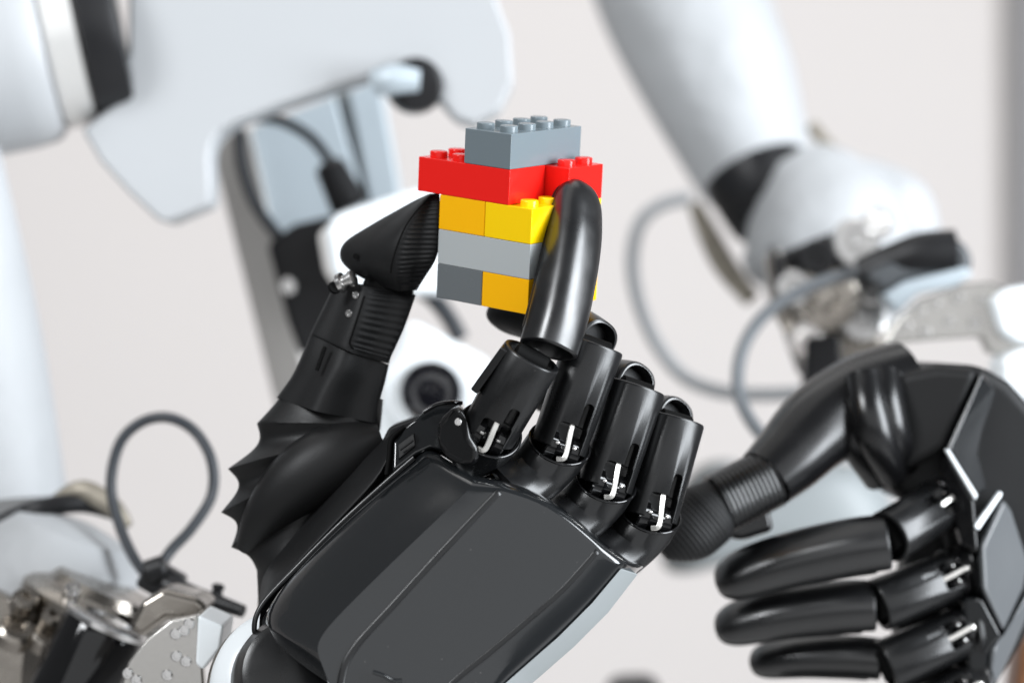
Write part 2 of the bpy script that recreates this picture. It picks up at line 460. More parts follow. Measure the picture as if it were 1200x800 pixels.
def finger(hand, piv, top, dorsal, pal, tipbase, tipdir, tipdorsal, tscale=1.0, sr=8.7, slen=17, rimtilt=.75):
    F = (top - piv).normalized(); s = (top - piv).length / (29 * MM)
    fm = frame(piv, F, dorsal) @ Matrix.Diagonal((1, 1, s, 1))
    fr = frame(piv, F, dorsal)
    inst('finger_shell', SHELL, fm, hand)
    inst('knuckle_hinge', KN, fr, hand)
    inst('push_rod', ROD, fr, hand)
    inst('hinge_clip', PIN, fr, hand)
    inst('middle_hinge', HT, fm, hand)
    tm = frame(tipbase, tipdir, tipdorsal) @ Matrix.Scale(tscale, 4)
    inst('fingertip', TIP, tm, hand); inst('finger_pad', PAD, tm, hand)
    # socket: elbow-shaped collar between the palm and the finger
    n1 = (F + TOCAM * rimtilt).normalized(); u = Vector(pal).normalized()
    rings = []
    def rg(c, n, r, k=1.0):
        ax = Vector((0, 1, 0)).cross(n).normalized(); ay = n.cross(ax)
        return sring(c, ax, ay, r * MM, r * MM * k, 48, 2.0)
    c1 = piv + F * .6 * MM + Vector((0, .5 * MM, 0))
    c0 = piv - u * slen * MM
    rings.append(rg(c1 - n1 * 5 * MM, n1, sr * .8)); rings.append(rg(c1, n1, sr * .90)); rings.append(rg(c1 + n1 * .15 * MM, n1, sr * .95)); rings.append(rg(c1 - n1 * .1 * MM, n1, sr * 1.0))
    for k in range(1, 7):
        t = k / 7; n = (n1 * (1 - t) + u * t).normalized()
        c = (c1 - n1 * 3 * MM) * (1 - t) + c0 * t - n1 * 1.5 * MM * math.sin(t * math.pi)
        rings.append(rg(c, n, sr))
    rings.append(rg(c0, u, sr * .98)); rings.append(rg(c0 - u * 1.2 * MM, u, sr * .85))
    v, f = skin_rings(rings)
    mesh_obj('knuckle_socket', v, f, M['satin'], hand, smooth=40)
    rim = [c1 + (p - c1) * 1.0 for p in rg(c1, n1, sr * .97)]
    tube('socket_rim', rim + [rim[0], rim[1]], .42 * MM, M['gloss'], hand, n=8, steps=2)

# ================================================================= front hand
hand = part_empty('hand', robot, P(500, 620, 650)); hand['label'] = 'black hand holding the toy bricks'
UP_ = (P(600, 500, 640) - P(500, 590, 640)).normalized()
UPAL = (UP_ + Vector((0, .12, 0))).normalized()
# index, middle, ring, little finger
tb = P(641, 407, 640); tdir = (P(658, 350, 644) - tb).normalized()
finger(hand, P(573, 506, 644), P(624, 416, 638), Vector((.2, -1, .1)), (P(573, 506, 644) - P(548, 526, 650)),
       P(641, 415, 641), tdir, Vector((.60, -.80, -.05)), 1.07, 8.9, 9, .9)
finger(hand, P(655, 522, 652), P(697, 403, 653), Vector((.32, -1, .1)), UPAL,
       P(702, 404, 659), Vector((-.55, .80, .36)), Vector((.62, .12, .95)), .95)
finger(hand, P(709, 567, 659), P(746, 452, 661), Vector((.34, -1, .1)), UPAL,
       P(748, 452, 666), Vector((-.55, .82, .05)), Vector((.62, .12, .95)), .92)
finger(hand, P(762, 604, 665), P(792, 490, 668), Vector((.34, -1, .1)), UPAL,
       P(794, 491, 673), Vector((-.55, .82, 0)), Vector((.62, .12, .95)), .88)
# ridge plate on the index shell
a0 = P(558, 455, 641); a1 = P(594, 405, 637); ad = (a1 - a0)
az = ad.normalized(); axx = az.cross(TOCAM).normalized()
box('edge_plate', (a0 + a1) / 2, axx, axx.cross(az), az, 2.2, 8, ad.length / MM, M['satin'], hand, bevel=.5)

# palm shell: columns run from the knuckles to the wrist
cols = {
 'A': ([(489, 537), (440, 580), (392, 624), (345, 672), (306, 722), (318, 752), (347, 774)], 653),
 'B': ([(552, 571), (505, 615), (458, 660), (415, 702), (370, 748), (372, 768), (388, 802)], 631.5),
 'C': ([(588, 573), (545, 618), (503, 663), (460, 710), (415, 760), (400, 795), (395, 860)], 630.75),
 'M': ([(645, 590), (603, 645), (560, 692), (515, 738), (468, 785), (450, 820), (440, 880)], 630.5),
 'D': ([(703, 642), (660, 690), (617, 728), (573, 765), (528, 802), (510, 830), (490, 890)], 631.9),
 'E': ([(728, 662), (692, 705), (652, 745), (612, 780), (580, 808), (565, 835), (540, 895)], 634.3),
 'F': ([(748, 668), (711, 716), (671, 756), (631, 791), (599, 818), (583, 845), (558, 905)], 652),
 'G': ([(742, 676), (706, 722), (665, 762), (625, 796), (593, 824), (577, 850), (552, 910)], 690),
}
roff = [0, -2, -4, -6, -8, -9, -10]
keys = 'ABCMDEFG'
def colpts(k):
    pts, d = cols[k]
    nx, ny = ((0, -6) if k in 'CMD' else (2, -6)) if k != 'A' else (6, -9)
    if k in 'EFG': nx, ny = (5, -3)
    if k == 'B': nx, ny = (2, -8)
    out = [(pts[0][0] + nx * 1.6, pts[0][1] + ny * 1.6, d + 30 if k not in 'FG' else d + 12), (pts[0][0] + nx * 1.9, pts[0][1] + ny * 1.9, d + 9), (pts[0][0] + nx * 1.35, pts[0][1] + ny * 1.35, d + 2.2)]
    out.append((pts[0][0] + nx * .25, pts[0][1] + ny * .25, d + .1))
    for i, (x, y) in enumerate(pts):
        if i == 0: x += (pts[1][0] - x) * .06; y += (pts[1][1] - y) * .06
        out.append((x, y, d + roff[i]))
    return out
grid = [colpts(k) for k in keys]
cs = []; soft = {'B': .006, 'C': .035, 'D': .035, 'E': .05, 'F': .15}
for i, k in enumerate(keys):
    if k in soft:
        w = soft[k]
        for nb in (i - 1, i + 1):
            cs.append([tuple(a + (b - a) * w for a, b in zip(p, q)) for p, q in zip(grid[i], grid[nb])])
    else: cs.append(grid[i])
# rounded outer lip along the seam
lip = [(x - 1.5, y - 1.5, d + 5) for x, y, d in grid[0]]
cs = [lip] + cs
nr = len(cs[0]); kB = 3                                       # column index of the crisp edge
cs[kB] = grid[1]; cs_l, cs_r = cs[:kB] + [grid[1]], [grid[1]] + cs[kB + 1:]
for nm, cc in (('palm_facet', cs_l), ('palm_shell', cs_r)):
    vs = [P(*p) for c in cc for p in c]
    fs = [(i * nr + j, (i + 1) * nr + j, (i + 1) * nr + j + 1, i * nr + j + 1) for i in range(len(cc) - 1) for j in range(nr - 1)]
    mesh_obj(nm, vs, fs, M['shell'], hand, smooth=180, sub=2)
# pale strip along the far edge of the shell
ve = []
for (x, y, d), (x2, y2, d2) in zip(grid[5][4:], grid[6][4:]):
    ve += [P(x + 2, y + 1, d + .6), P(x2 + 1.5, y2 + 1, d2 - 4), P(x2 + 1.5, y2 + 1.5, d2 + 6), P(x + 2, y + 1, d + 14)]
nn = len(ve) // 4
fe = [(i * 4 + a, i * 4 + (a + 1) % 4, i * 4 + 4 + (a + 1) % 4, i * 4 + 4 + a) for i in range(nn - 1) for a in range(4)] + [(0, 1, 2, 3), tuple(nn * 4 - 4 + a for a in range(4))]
mesh_obj('pale_edge_strip', ve, fe, M['pale'], hand, smooth=30, bevel=.0004)
for ci, rr in ((2, .95), (4, .8)):
    tube('moulded_ridge', [P(x, y, d + .08) for x, y, d in grid[ci][4:11]], rr * MM, M['satin'], hand, n=16, flat=.36, up=(0, 1, 0), smooth=180)
# short raised mark near the wrist end of the shell
tube('raised_mark', [P(437, 787, 620), P(449, 791, 620.4), P(461, 797, 621), P(471, 797, 621.4)], .55 * MM, M['shell'], hand, n=10)
# palm body behind the shell
slab('palm_body', [(500, 520), (560, 545), (640, 570), (700, 600), (745, 652), (700, 715), (650, 760), (580, 815), (540, 880), (400, 880), (345, 790), (312, 745), (320, 705), (390, 640), (450, 580)],
     662, 700, M['gloss'], hand, bevel=4, segs=4)
# matte side panel between the seam and the thumb
Ap = [(473, 500, 660), (458, 518, 659), (455, 552, 656), (402, 607, 655), (352, 657, 654), (309, 704, 653), (299, 735, 653), (322, 768, 655)]
Lp = [(468, 500, 668), (450, 512, 668), (440, 525, 668), (405, 535, 676), (372, 578, 682), (325, 630, 684), (303, 668, 684), (302, 720, 684)]
cs = []
for t, b in ((-.22, 13), (0, 4), (.02, 0), (.15, -1), (.5, -1.5), (.85, 0), (1, 3), (1.02, 14)):
    cs.append([tuple(a + (c - a) * t for a, c in zip(p, q))[:2] + (p[2] + (q[2] - p[2]) * t + b,) for p, q in zip(Ap, Lp)])
vs = [P(*p) for c in cs for p in c]; nr = len(Ap)
fs = [(i * nr + j, (i + 1) * nr + j, (i + 1) * nr + j + 1, i * nr + j + 1) for i in range(len(cs) - 1) for j in range(nr - 1)]
mesh_obj('side_panel', vs, fs, M['matte'], hand, smooth=180, sub=2, solid=.0)
tube('seam_trim', [P(x, y, d) for x, y, d in ((485, 536, 655), (455, 562, 655), (400, 612, 654), (348, 664, 652), (308, 707, 650), (298, 735, 649), (308, 752, 650), (345, 774, 652))], .75 * MM, M['satin'], hand, n=10)
tube('seam_trim', [P(x, y, d) for x, y, d in ((474, 500, 659), (459, 514, 658), (456, 535, 657), (453, 556, 656))], .7 * MM, M['dark'], hand, n=10)
# corner cap beside the index knuckle
slab('corner_cap', [(474, 503), (497, 482), (513, 473), (540, 472), (548, 500), (520, 530), (504, 526), (489, 533), (459, 556), (461, 517)], 655, 684, M['shell'], hand, bevel=1.2,
     dd=[5, 3, 3, 6, 8, 1, 0, 0, 0, 2])
slab('label_plate', [(466, 521), (485, 507), (487, 522), (467, 538)], 654.5, 662, M['matte'], hand, bevel=.3, dd=[2, 1.5, 0, 0])
slab('cap_filler', [(456, 500), (500, 484), (505, 560), (450, 610), (436, 560), (446, 520)], 667, 690, M['matte'], hand, bevel=1)
tube('raised_mark', [P(469, 527, 654), P(484, 516, 653.3)], .3 * MM, M['matte'], hand, n=8)
tube('cap_edge', [P(x, y, d) for x, y, d in ((496, 483, 656), (512, 474, 656), (528, 471.5, 657), (541, 472, 659))], .6 * MM, M['gloss'], hand, n=8)
inst('screw', SCREW_S, frame(P(537, 494, 633.6), Vector((-.2, -1, 0)), Vector((0, 0, 1))), hand)
# left cheek of the index knuckle
slab('knuckle_cheek', [(513, 494), (528, 480), (540, 473), (546, 492), (553, 512), (562, 524), (560, 545), (540, 546), (521, 535), (512, 518)], 636, 652, M['satin'], hand, bevel=2.2, segs=5,
     dd=[8, 3, 1, 0, 0, 0, 1, 3, 6, 9])

# thumb
def lring(L, E, Rr, B, n=40, rib=0.0):
    q = [L, tuple((a + b) / 2 + (0, 0, -1.5)[i] for i, (a, b) in enumerate(zip(L, E))), E, tuple((a + b) / 2 for a, b in zip(E, Rr)), Rr, B]
    m = len(q); ex = [q[-1]] + q + [q[0], q[1]]; out = []
    for k in range(n):
        t = k * m / n; i = int(t); f = t - i
        a, b, c, d = ex[i], ex[i + 1], ex[i + 2], ex[i + 3]
        p = [0.5 * (2 * B_ + (C - A) * f + (2 * A - 5 * B_ + 4 * C - D) * f * f + (3 * B_ - A - 3 * C + D) * f ** 3) for A, B_, C, D in zip(a, b, c, d)]
        if 2.15 < t < 4.3: p[2] -= rib * min(1, (t - 2.15) * 3)
        out.append(P(*p))
    return out
def ribbed(name, st, m, nst, amp, lo=.05, hi=.95, period=4):
    rings = []
    for i in range(nst + 1):
        t = (len(st) - 1) * i / nst
        v = cr([sum(s, ()) for s in st], t)
        ph = i % period
        rib = (amp if ph < period / 2 else -amp) if lo < i / nst < hi else 0
        rings.append(lring(v[0:3], v[3:6], v[6:9], v[9:12], rib=rib))
    v, f = skin_rings(rings)
    return mesh_obj(name, v, f, m, hand, smooth=60)
ribbed('thumb_tip', [
 ((503, 227, 676), (506, 227, 672), (515, 226, 673), (507, 228, 680)),
 ((486, 235, 680), (496, 235, 669), (515.5, 234, 671), (500, 236, 688)),
 ((462, 248, 682), (485, 250, 667), (515.5, 248, 670), (485, 250, 692)),
 ((434, 264, 684), (473, 268, 666), (515.5, 268, 670), (472, 268, 696)),
 ((404, 284, 684), (465, 288, 666), (514, 288, 671), (460, 288, 697)),
 ((399, 303, 684), (461, 309, 667), (509, 306, 672), (456, 309, 697)),
 ((413, 319, 683), (463, 326, 669), (498, 324, 674), (458, 326, 695)),
 ((440, 334, 681), (467, 341, 672), (488, 340, 677), (465, 340, 690))], M['matte'], 96, .2, .08, .93)
tube('thumb_seam', [P(x, y, d) for x, y, d in ((503, 231, 669.5), (490, 245, 666.6), (476, 264, 665), (467, 284, 664.6), (460, 306, 665.2), (458, 320, 666.5))], .28 * MM, M['dark'], hand, n=8)
for x, y in ((417, 300), (428, 321)):
    inst('thumb_pin', SCREW_D, frame(P(x, y, 675.6 if x < 420 else 674.4), Vector((-.35, -1, 0)), Vector((0, 0, 1))), hand)
ribbed('thumb_middle', [
 ((397, 326, 682), (429, 336, 672), (487, 345, 680), (440, 338, 700)),
 ((392, 335, 682), (427, 345, 671), (485, 352, 678), (438, 350, 702)),
 ((379, 361, 682), (419, 374, 670), (473, 385, 677), (425, 378, 702)),
 ((366, 387, 682), (408, 404, 670), (458, 418, 677), (412, 408, 702)),
 ((364.5, 391, 682), (407, 411, 670), (456, 426, 677), (411, 415, 702))], M['matte'], 72, .17, .1, .93)
tube('thumb_seam', [P(x, y, d) for x, y, d in ((427, 347, 669.3), (421, 366, 668.4), (413, 391, 668.3), (410, 402, 668.6), (415, 410, 669))], .32 * MM, M['dark'], hand, n=8)
for x, y in ((417, 345.5), (409, 367)):
    inst('screw', SCREW_S, frame(P(x, y, 671.5), Vector((-.3, -1, 0)), Vector((0, 0, 1))), hand)
box('thumb_hinge', P(455, 342, 682), X3, Y3, Vector((0, 0, 1)), 14, 12, 8, M['dark'], hand, bevel=2)
lathe('hinge_screw', P(398, 332, 672), P(418, 324, 670), [(-.6, 2.4), (0, 2.8), (1.2, 2.8), (1.6, 1.8), (3.4, 1.8), (3.6, 2.3), (4.6, 2.3), (5, 1.4)], M['steel'], hand, n=24)
lathe('hinge_screw', P(392, 337, 671), P(395, 334, 669), [(-.6, 1.4), (0, 1.9), (.8, 1.7)], M['dark'], hand, n=18)
ribbed('thumb_lower', [
 ((364, 391, 683), (406, 412, 671), (455.5, 427, 678), (411, 415, 702)),
 ((356, 412, 683), (398, 432, 670), (451, 447, 678), (404, 430, 703)),
 ((343, 440, 684), (384, 456, 670), (444, 474, 678), (396, 452, 705)),
 ((325, 466, 686), (372, 482, 670), (443, 496, 678), (390, 480, 707))], M['matte'], 24, 0)
tube('thumb_slot', [P(381, 406, 671.6), P(371, 434, 671.3)], .6 * MM, M['dark'], hand, n=8)
# folded rubber boot: rings fan round the root of the thumb
OP = [(344, 440), (301, 496), (267, 549), (259, 600), (271, 641), (301, 668), (303, 716)]      # outer tips of the folds
IP = [(449, 468), (446, 500), (440, 522), (430, 536), (420, 548), (360, 640), (345, 665)]
DP = [3, 17, 17, 14, 6, 0]                                                                     # how deep each scallop cuts in
rings = []
for sgi in range(len(OP) - 1):
    for q in range(14):
        f = q / 14
        ox, oy = (a + (b - a) * f for a, b in zip(OP[sgi], OP[sgi + 1]))
        ix, iy = cr(IP, sgi + f)
        sc = DP[sgi] * math.sin(math.pi * f) ** 1.05
        dx, dy = ix - ox, iy - oy; L = math.hypot(dx, dy)
        ring = []; n = 48
        for k in range(n):
            th = 2 * math.pi * k / n; c, sn = math.cos(th), math.sin(th)
            w = (1 + c) / 2
            x = ix + (ox - ix) * w + dx / L * sc * w * w
            y = iy + (oy - iy) * w + dy / L * sc * w * w + 14 * math.sin(math.pi * w) * (1 if 1 < sgi + f < 4.6 else .3) * -.6
            half = (12 + 5 * min(1, (sgi + f) / 1.2)) * (1 - .30 * w) - sc * .26 * w
            ring.append(P(x, y, 684 - sn * half * .8))
        rings.append(ring)
v, f = skin_rings(rings)
mesh_obj('rubber_boot', v, f, M['boot'], hand, smooth=80)

tube('rubber_fold', [P(286, 642, 682), P(312, 603, 677), P(352, 563, 675), P(400, 533, 675), P(448, 516, 676)], 0, M['boot'], hand, rs=[x * MM for x in (2.5, 6.5, 9.5, 9.5, 5)], n=28)

# wrist of the front hand
wr = part_empty('wrist', robot, P(300, 790, 640)); wr['label'] = 'white and black wrist behind the brick-holding hand'
WA, WB = P(338, 808, 668), P(352, 786, 640)
lathe('tan_ring', WA, WB, [(-3.0, 20), (-2.6, 22.4), (-.4, 22.4), (0, 22)], M['steel2'], wr, n=72)
lathe('white_ring', WA, WB, [(-.2, 21), (.2, 21.8), (6, 21.8), (9, 20.4), (12, 17.6), (12.5, 16)], M['housing'], wr, n=72)
lathe('black_sleeve', WA, WB, [(10, 16), (11, 17), (22, 16.6), (26, 15), (27, 13)], M['satin'], wr, n=72)

# ================================================================= second hand
ZOFF = 20.0
h2 = part_empty('hand', robot, P(1080, 640, 720)); h2['label'] = 'open black hand beside the grey cable loops'
D2 = 718
left = Vector((-1, 0, -.45))
pal2 = Vector((-1, .1, -.1))
finger(h2, P(1101, 592, D2), P(1040, 629, D2 - 14), Vector((.12, -1, .25)), pal2, P(1046, 634, D2 - 13), (P(840, 659, D2 - 8) - P(1046, 634, D2 - 13)), Vector((-.05, -.75, .8)), 1.13, 8.2, 6, .3)
finger(h2, P(1116, 674, D2), P(1028, 709, D2 - 6), Vector((.12, -1, .25)), pal2, P(1030, 709, D2 - 5), (P(855, 714, D2) - P(1030, 709, D2 - 5)), Vector((0, -.75, .8)), 1.04, 8.2, 6, .3)
finger(h2, P(1124, 742, D2), P(1036, 780, D2 - 4), Vector((.12, -1, .25)), pal2, P(1036, 772, D2 + 1), (P(905, 760, D2 + 8) - P(1036, 772, D2 + 1)), Vector((0, -.75, .8)), .86, 8.2, 6, .3)
finger(h2, P(1136, 806, D2), P(1056, 846, D2), Vector((.12, -1, .25)), pal2, P(1056, 846, D2), (P(940, 820, D2 + 4) - P(1056, 846, D2)), Vector((0, -.75, .8)), .80, 8.2, 6, .3)
# palm faces
slab('palm_body', [(1012, 470), (1040, 440), (1100, 425), (1152, 428), (1185, 448), (1232, 500), (1232, 700), (1172, 800), (1150, 860), (1120, 840), (1130, 760), (1120, 690), (1108, 620), (1090, 590), (1058, 590), (1034, 556), (1015, 510)],
     722, 765, M['matte'], h2, bevel=7, segs=4)
slab('side_panel', [(1036, 440), (1100, 428), (1150, 432), (1108, 528), (1060, 556), (1035, 530)], 712, 732, M['matte'], h2, bevel=3.5, dd=[8, 4, 0, 0, 6, 8])
def facet(name, pts, m, parent, back=18, bevel=1.6):
    n = len(pts); fr = [P(*p) for p in pts]; bk = [v + Vector((0, back * MM, 0)) for v in fr]
    fs = [tuple(range(n)), tuple(range(2 * n - 1, n - 1, -1))] + [(i, (i + 1) % n, n + (i + 1) % n, n + i) for i in range(n)]
    return mesh_obj(name, fr + bk, fs, m, parent, bevel=bevel * MM, segs=3)
facet('palm_facet', [(1152, 434, 712), (1184, 478, 734), (1196, 540, 744), (1145, 584, 716), (1108, 529, 709)], M['shell'], h2)
facet('palm_facet', [(1110, 531, 708.5), (1143, 586, 708), (1148, 650, 708), (1125, 640, 711), (1106, 560, 714)], M['gloss'], h2)
facet('painted_edge_highlight', [(1108, 527, 707), (1112, 526, 707), (1146, 580, 707), (1143, 586, 707)], M['housing'], h2, 3, .4)  # highlight on the palm edge, painted as a thin white strip
facet('painted_edge_highlight', [(1142, 616, 707), (1172, 575, 716), (1175, 579, 716), (1147, 621, 707)], M['housing'], h2, 3, .4)  # second painted highlight, a white strip on the dark palm
facet('palm_shell', [(1176, 584, 714), (1186, 598, 716), (1206, 660, 722), (1200, 690, 719), (1176, 741, 712), (1152, 690, 707), (1150, 640, 707)], M['panel'], h2)
facet('palm_facet', [(1206, 690, 719), (1215, 700, 724), (1170, 800, 716), (1160, 800, 712), (1162, 760, 711), (1177, 745, 711.5)], M['panel'], h2)
facet('palm_facet', [(1150, 700, 708), (1175, 745, 711), (1160, 765, 712), (1158, 820, 714), (1135, 800, 714), (1128, 700, 712)], M['shell'], h2)
slab('palm_web', [(1064, 636), (1112, 606), (1142, 800), (1062, 840), (1050, 720)], 737, 752, M['matte'], h2, bevel=2)
# thumb of the second hand
tube('thumb_sleeve', [P(1060, 455, 735), P(1010, 470, 730), (P(960, 500, 722)), P(925, 535, 716), P(898, 560, 712)], 0, M['sleeve'], h2, n=28, rs=[x * MM for x in (15, 14.5, 13.2, 11.4, 9.8)])
def ribtube(name, pts, r, m, parent, nr, amp, taper=None):
    A, B = pts; z = (B - A); L = z.length; z.normalize(); ax = Y3 - z * Y3.dot(z); ax.normalize(); ay = z.cross(ax); rings = []
    for i in range(nr + 1):
        t = i / nr; rr = r * (taper(t) if taper else 1) + (amp if i % 4 < 2 else -amp)
        rings.append(sring(A + z * L * t, ax, ay, max(rr, .2) * MM, max(rr, .2) * MM * 1.0, 30, 2.2))
    v, f = skin_rings(rings); return mesh_obj(name, v, f, m, parent, smooth=60)
ribtube('ribbed_collar', (P(902, 560, 712), P(842, 590, 708)), 9.2, M['satin'], h2, 48, .18)
lathe('thumb_hinge', P(850, 588, 708), P(826, 602, 708), [(0, 7), (2, 7.4), (5, 7), (6.5, 5)], M['gloss'], h2)
ribtube('thumb_tip', (P(846, 586, 708), P(776, 648, 704)), 10.2, M['matte'], h2, 72, .16, lambda t: (1 - max(0, (t - .45) / .55) ** 2.2 * .75) * min(1, .75 + t))
slab('thumb_bracket', [(848, 600), (900, 588), (908, 622), (870, 634), (852, 630)], 716, 730, M['gloss'], h2, bevel=2)
# crumpled sleeve folds between thumb and palm
for k, (x0, y0, x1, y1) in enumerate(((1012, 442, 1048, 556), (1034, 440, 1060, 545), (990, 452, 1030, 560))):
    tube('sleeve_fold', [P(x0, y0, 718 + 3 * k), P((x0 + x1) / 2 - 8, (y0 + y1) / 2, 712 + 3 * k), P(x1, y1, 722 + 3 * k)], 0, M['sleeve'], h2, rs=[6 * MM, 6.5 * MM, 5 * MM])

ZOFF = 0.0
# ================================================================= torso and arms
torso = part_empty('torso', robot, P(350, 60, 900)); torso['label'] = 'white plastic chest shell'
def puffy(name, px, d, thick, m, parent, bulge=14, inset=.72, sub=2, bev=None):
    """closed outline given a rounded, cushion-like body of real thickness"""
    n = len(px); cx = sum(p[0] for p in px) / n; cy = sum(p[1] for p in px) / n
    rings = []
    for s, dz in ((1.0, thick * .5), (1.0, thick * .32), (.97, thick * .12), (.88, -thick * .04), (inset, -thick * .12 - bulge * .2), (.35, -thick * .14 - bulge * .35)):
        rings.append([P(cx + (x - cx) * s, cy + (y - cy) * s, d + dz) for x, y in px])
    v, f = skin_rings(rings)
    return mesh_obj(name, v, f, m, parent, smooth=180, sub=sub)
slab('chest_shell', [(120, -140), (150, -20), (150, 60), (138, 118), (95, 152), (118, 190), (150, 225), (184, 257), (190, 260), (200, 259), (241, 242), (246, 238), (247, 232), (246, 205), (245, 182), (248, 168), (256, 155), (275, 143), (330, 122), (400, 99), (450, 84),
      (490, 96), (515, 118), (532, 138), (555, 146), (585, 130), (602, 95), (598, 40), (575, -20), (560, -140), (340, -160)], 872, 898, M['white'], torso, bevel=8, segs=6, smooth=60)
# oval vent with a black bore
lathe('chest_port', P(488, 100, 872), P(484, 101, 892), [(-5, 8), (-4, 9.5), (4, 10.5), (14, 10.5)], M['plastic_black'], torso, n=30)
tube('port_plug', [P(440, 98, 864), P(462, 93, 862), P(492, 95, 862)], 0, M['alum'], torso, rs=[5 * MM, 5.5 * MM, 4 * MM])
# shoulder on the left of the picture
sl = part_empty('shoulder', robot, P(80, 30, 890)); sl['label'] = 'black and silver shoulder joint'
SA, SB = P(-60, 56, 882), P(160, 14, 890)
lathe('upper_arm_shell', SA, SB, [(-30, 40), (0, 42), (24, 42), (32, 41), (35, 39)], M['white'], sl, n=64)
lathe('silver_ring', SA, SB, [(35, 30), (35.4, 36), (37, 37.5), (47, 37.5), (48, 36)], M['ring'], sl, n=64)
lathe('black_ring', SA, SB, [(47.6, 30), (48, 37), (49, 38.5), (59, 38.2), (62, 37), (63, 30)], M['plastic_black'], sl, n=64)
inst('bolt', SCREW, frame(P(70, 38, 855), Vector((-.1, -1, 0)), Vector((0, 0, 1))) @ Matrix.Scale(2.6, 4), sl)
# sleeve coming down at the left border
fa = part_empty('forearm', robot, P(0, 430, 850)); fa['label'] = 'white forearm sleeve'
tube('forearm_sleeve', [P(-75, 180, 850), P(-60, 300, 850), P(-40, 430, 846), P(-18, 600, 838)], 0, M['fabric'], fa, n=48, rs=[x * MM for x in (22, 26, 28, 29)])
el = part_empty('elbow', robot, P(60, 640, 800)); el['label'] = 'white cuff with black band over bare metal elbow'
tube('black_band', [P(-20, 625, 800), P(40, 598, 790), P(95, 590, 795), P(140, 604, 800)], 0, M['plastic_black'], el, rs=[3.2 * MM, 3.4 * MM, 3 * MM, 2 * MM], n=20)
tube('chain_links', [P(60, 590, 798), P(95, 575, 796), P(130, 592, 794), P(150, 616, 792)], 0, M['chain'], el, rs=[2 * MM, 3.6 * MM, 3.4 * MM, 2 * MM], n=14)
lathe('white_cuff', P(20, 800, 790), P(80, 640, 790), [(-10, 28), (10, 28), (34, 28), (46, 25), (53, 19), (56, 8)], M['fabric'], el, n=48)
lathe('metal_collar', P(80, 800, 765), P(128, 690, 765), [(-5, 20), (14, 24), (22, 26), (26, 26), (28, 24), (30, 19), (33, 17)], M['steel2'], el, n=48)
lathe('black_motor', P(72, 835, 735), P(128, 722, 735), [(0, 13), (28, 13), (29.5, 12.4)], M['gloss'], el, n=40)
lathe('motor_rim', P(72, 835, 735), P(128, 722, 735), [(29.6, 12.9), (30, 13.6), (31.5, 13.6), (32, 12.6), (32, 8), (31, 7)], M['steel'], el, n=40)
for x, y, r in ((60, 725, 3.6), (52, 748, 4.4), (28, 705, 4), (84, 694, 2.6), (18, 740, 6)):
    lathe('knurled_cap', P(x, y, 742), P(x + 6, y - 14, 738), [(-4, r * .8), (-3, r), (2, r), (3, r * .8), (3, r * .4), (1.5, r * .35)], M['steel' if r < 3.6 else 'steel2'], el, n=20)
slab('steel_arm', [(-10, 690), (10, 700), (42, 760), (60, 810), (-10, 810)], 748, 756, M['steel2'], el, bevel=1)
slab('steel_block', [(165, 705), (190, 690), (232, 700), (245, 712), (228, 728), (195, 726), (165, 748), (150, 735)], 706, 730, M['steel2'], el, bevel=2)
# screwed bracket
br = slab('wrist_bracket', [(140, 810), (150, 775), (172, 748), (200, 726), (232, 720), (236, 760), (240, 815)], 684, 690, M['blast'], robot, bevel=.8)
for x, y in ((222, 730), (216, 738), (206, 742), (207, 768), (218, 774), (150, 788), (160, 796), (196, 790)):
    inst('screw', SCREW, frame(P(x, y, 684.2), TOCAM, Vector((0, 0, 1))) @ Matrix.Scale(1.0, 4), br)
slab('white_spacer', [(232, 720), (262, 733), (258, 760), (238, 785), (229, 778)], 674, 700, M['housing'], wr, bevel=1)
# looped cable at the elbow
cb = tube('cable', [P(x, y, d) for x, y, d in ((176, 678, 770), (158, 655, 772), (140, 615, 776), (130, 568, 780), (140, 520, 782), (165, 495, 782), (197, 489, 780), (228, 505, 778), (248, 540, 774), (248, 580, 772), (225, 618, 768), (200, 645, 764), (185, 668, 760))], 1.75 * MM, M['cable'], robot, n=16)
cb['label'] = 'thin black cable looped over the elbow'
cn = box('cable_connector', P(190, 680, 756), Vector((.86, 0, -.5)), Y3, Vector((.5, 0, .86)), 13, 10, 10, M['plastic_black'], robot, bevel=1.5)
lathe('plug', P(170, 672, 752), P(205, 660, 752), [(0, 3), (1, 4), (6, 4), (7, 3)], M['plastic_black'], cn, n=20)
tube('cable', [P(195, 685, 752), P(225, 697, 748), P(250, 704, 742), P(285, 716, 738)], 0, M['plastic_black'], robot, rs=[3.6 * MM, 3.2 * MM, 2.6 * MM, 2 * MM])
lathe('cable_clip', P(252, 706, 744), P(256, 686, 744), [(0, 2.4), (4, 1.6), (5, 2.2), (6, 1.4)], M['plastic_black'], robot, n=14)

# --- raised arm on the right of the picture
ua = part_empty('upper_arm', robot, P(830, 100, 1114)); ua['label'] = 'white upper arm sleeve'
tube('arm_shell', [P(775, -80, 1142), P(800, 0, 1132), P(842, 95, 1120), P(872, 170, 1114), P(888, 206, 1111)], 0, M['fabric'], ua, n=56, rs=[x * 1.31 * MM for x in (31, 29.5, 27, 22.8, 21)])
e2 = part_empty('elbow', robot, P(900, 260, 1025)); e2['label'] = 'raised white elbow with black band and bare metal hinges'
tube('black_band', [P(884, 202, 1035), P(893, 222, 1032), P(900, 246, 1030), P(904, 262, 1027)], 0, M['plastic_black'], e2, n=48, rs=[x * 1.22 * MM for x in (18.6, 18, 16, 14)])
tube('chain_strip', [P(952, 148, 1037), P(966, 166, 1032), P(984, 184, 1027), P(1000, 200, 1022)], 0, M['chain'], e2, rs=[2.2 * MM * 1.22] * 4, n=10)
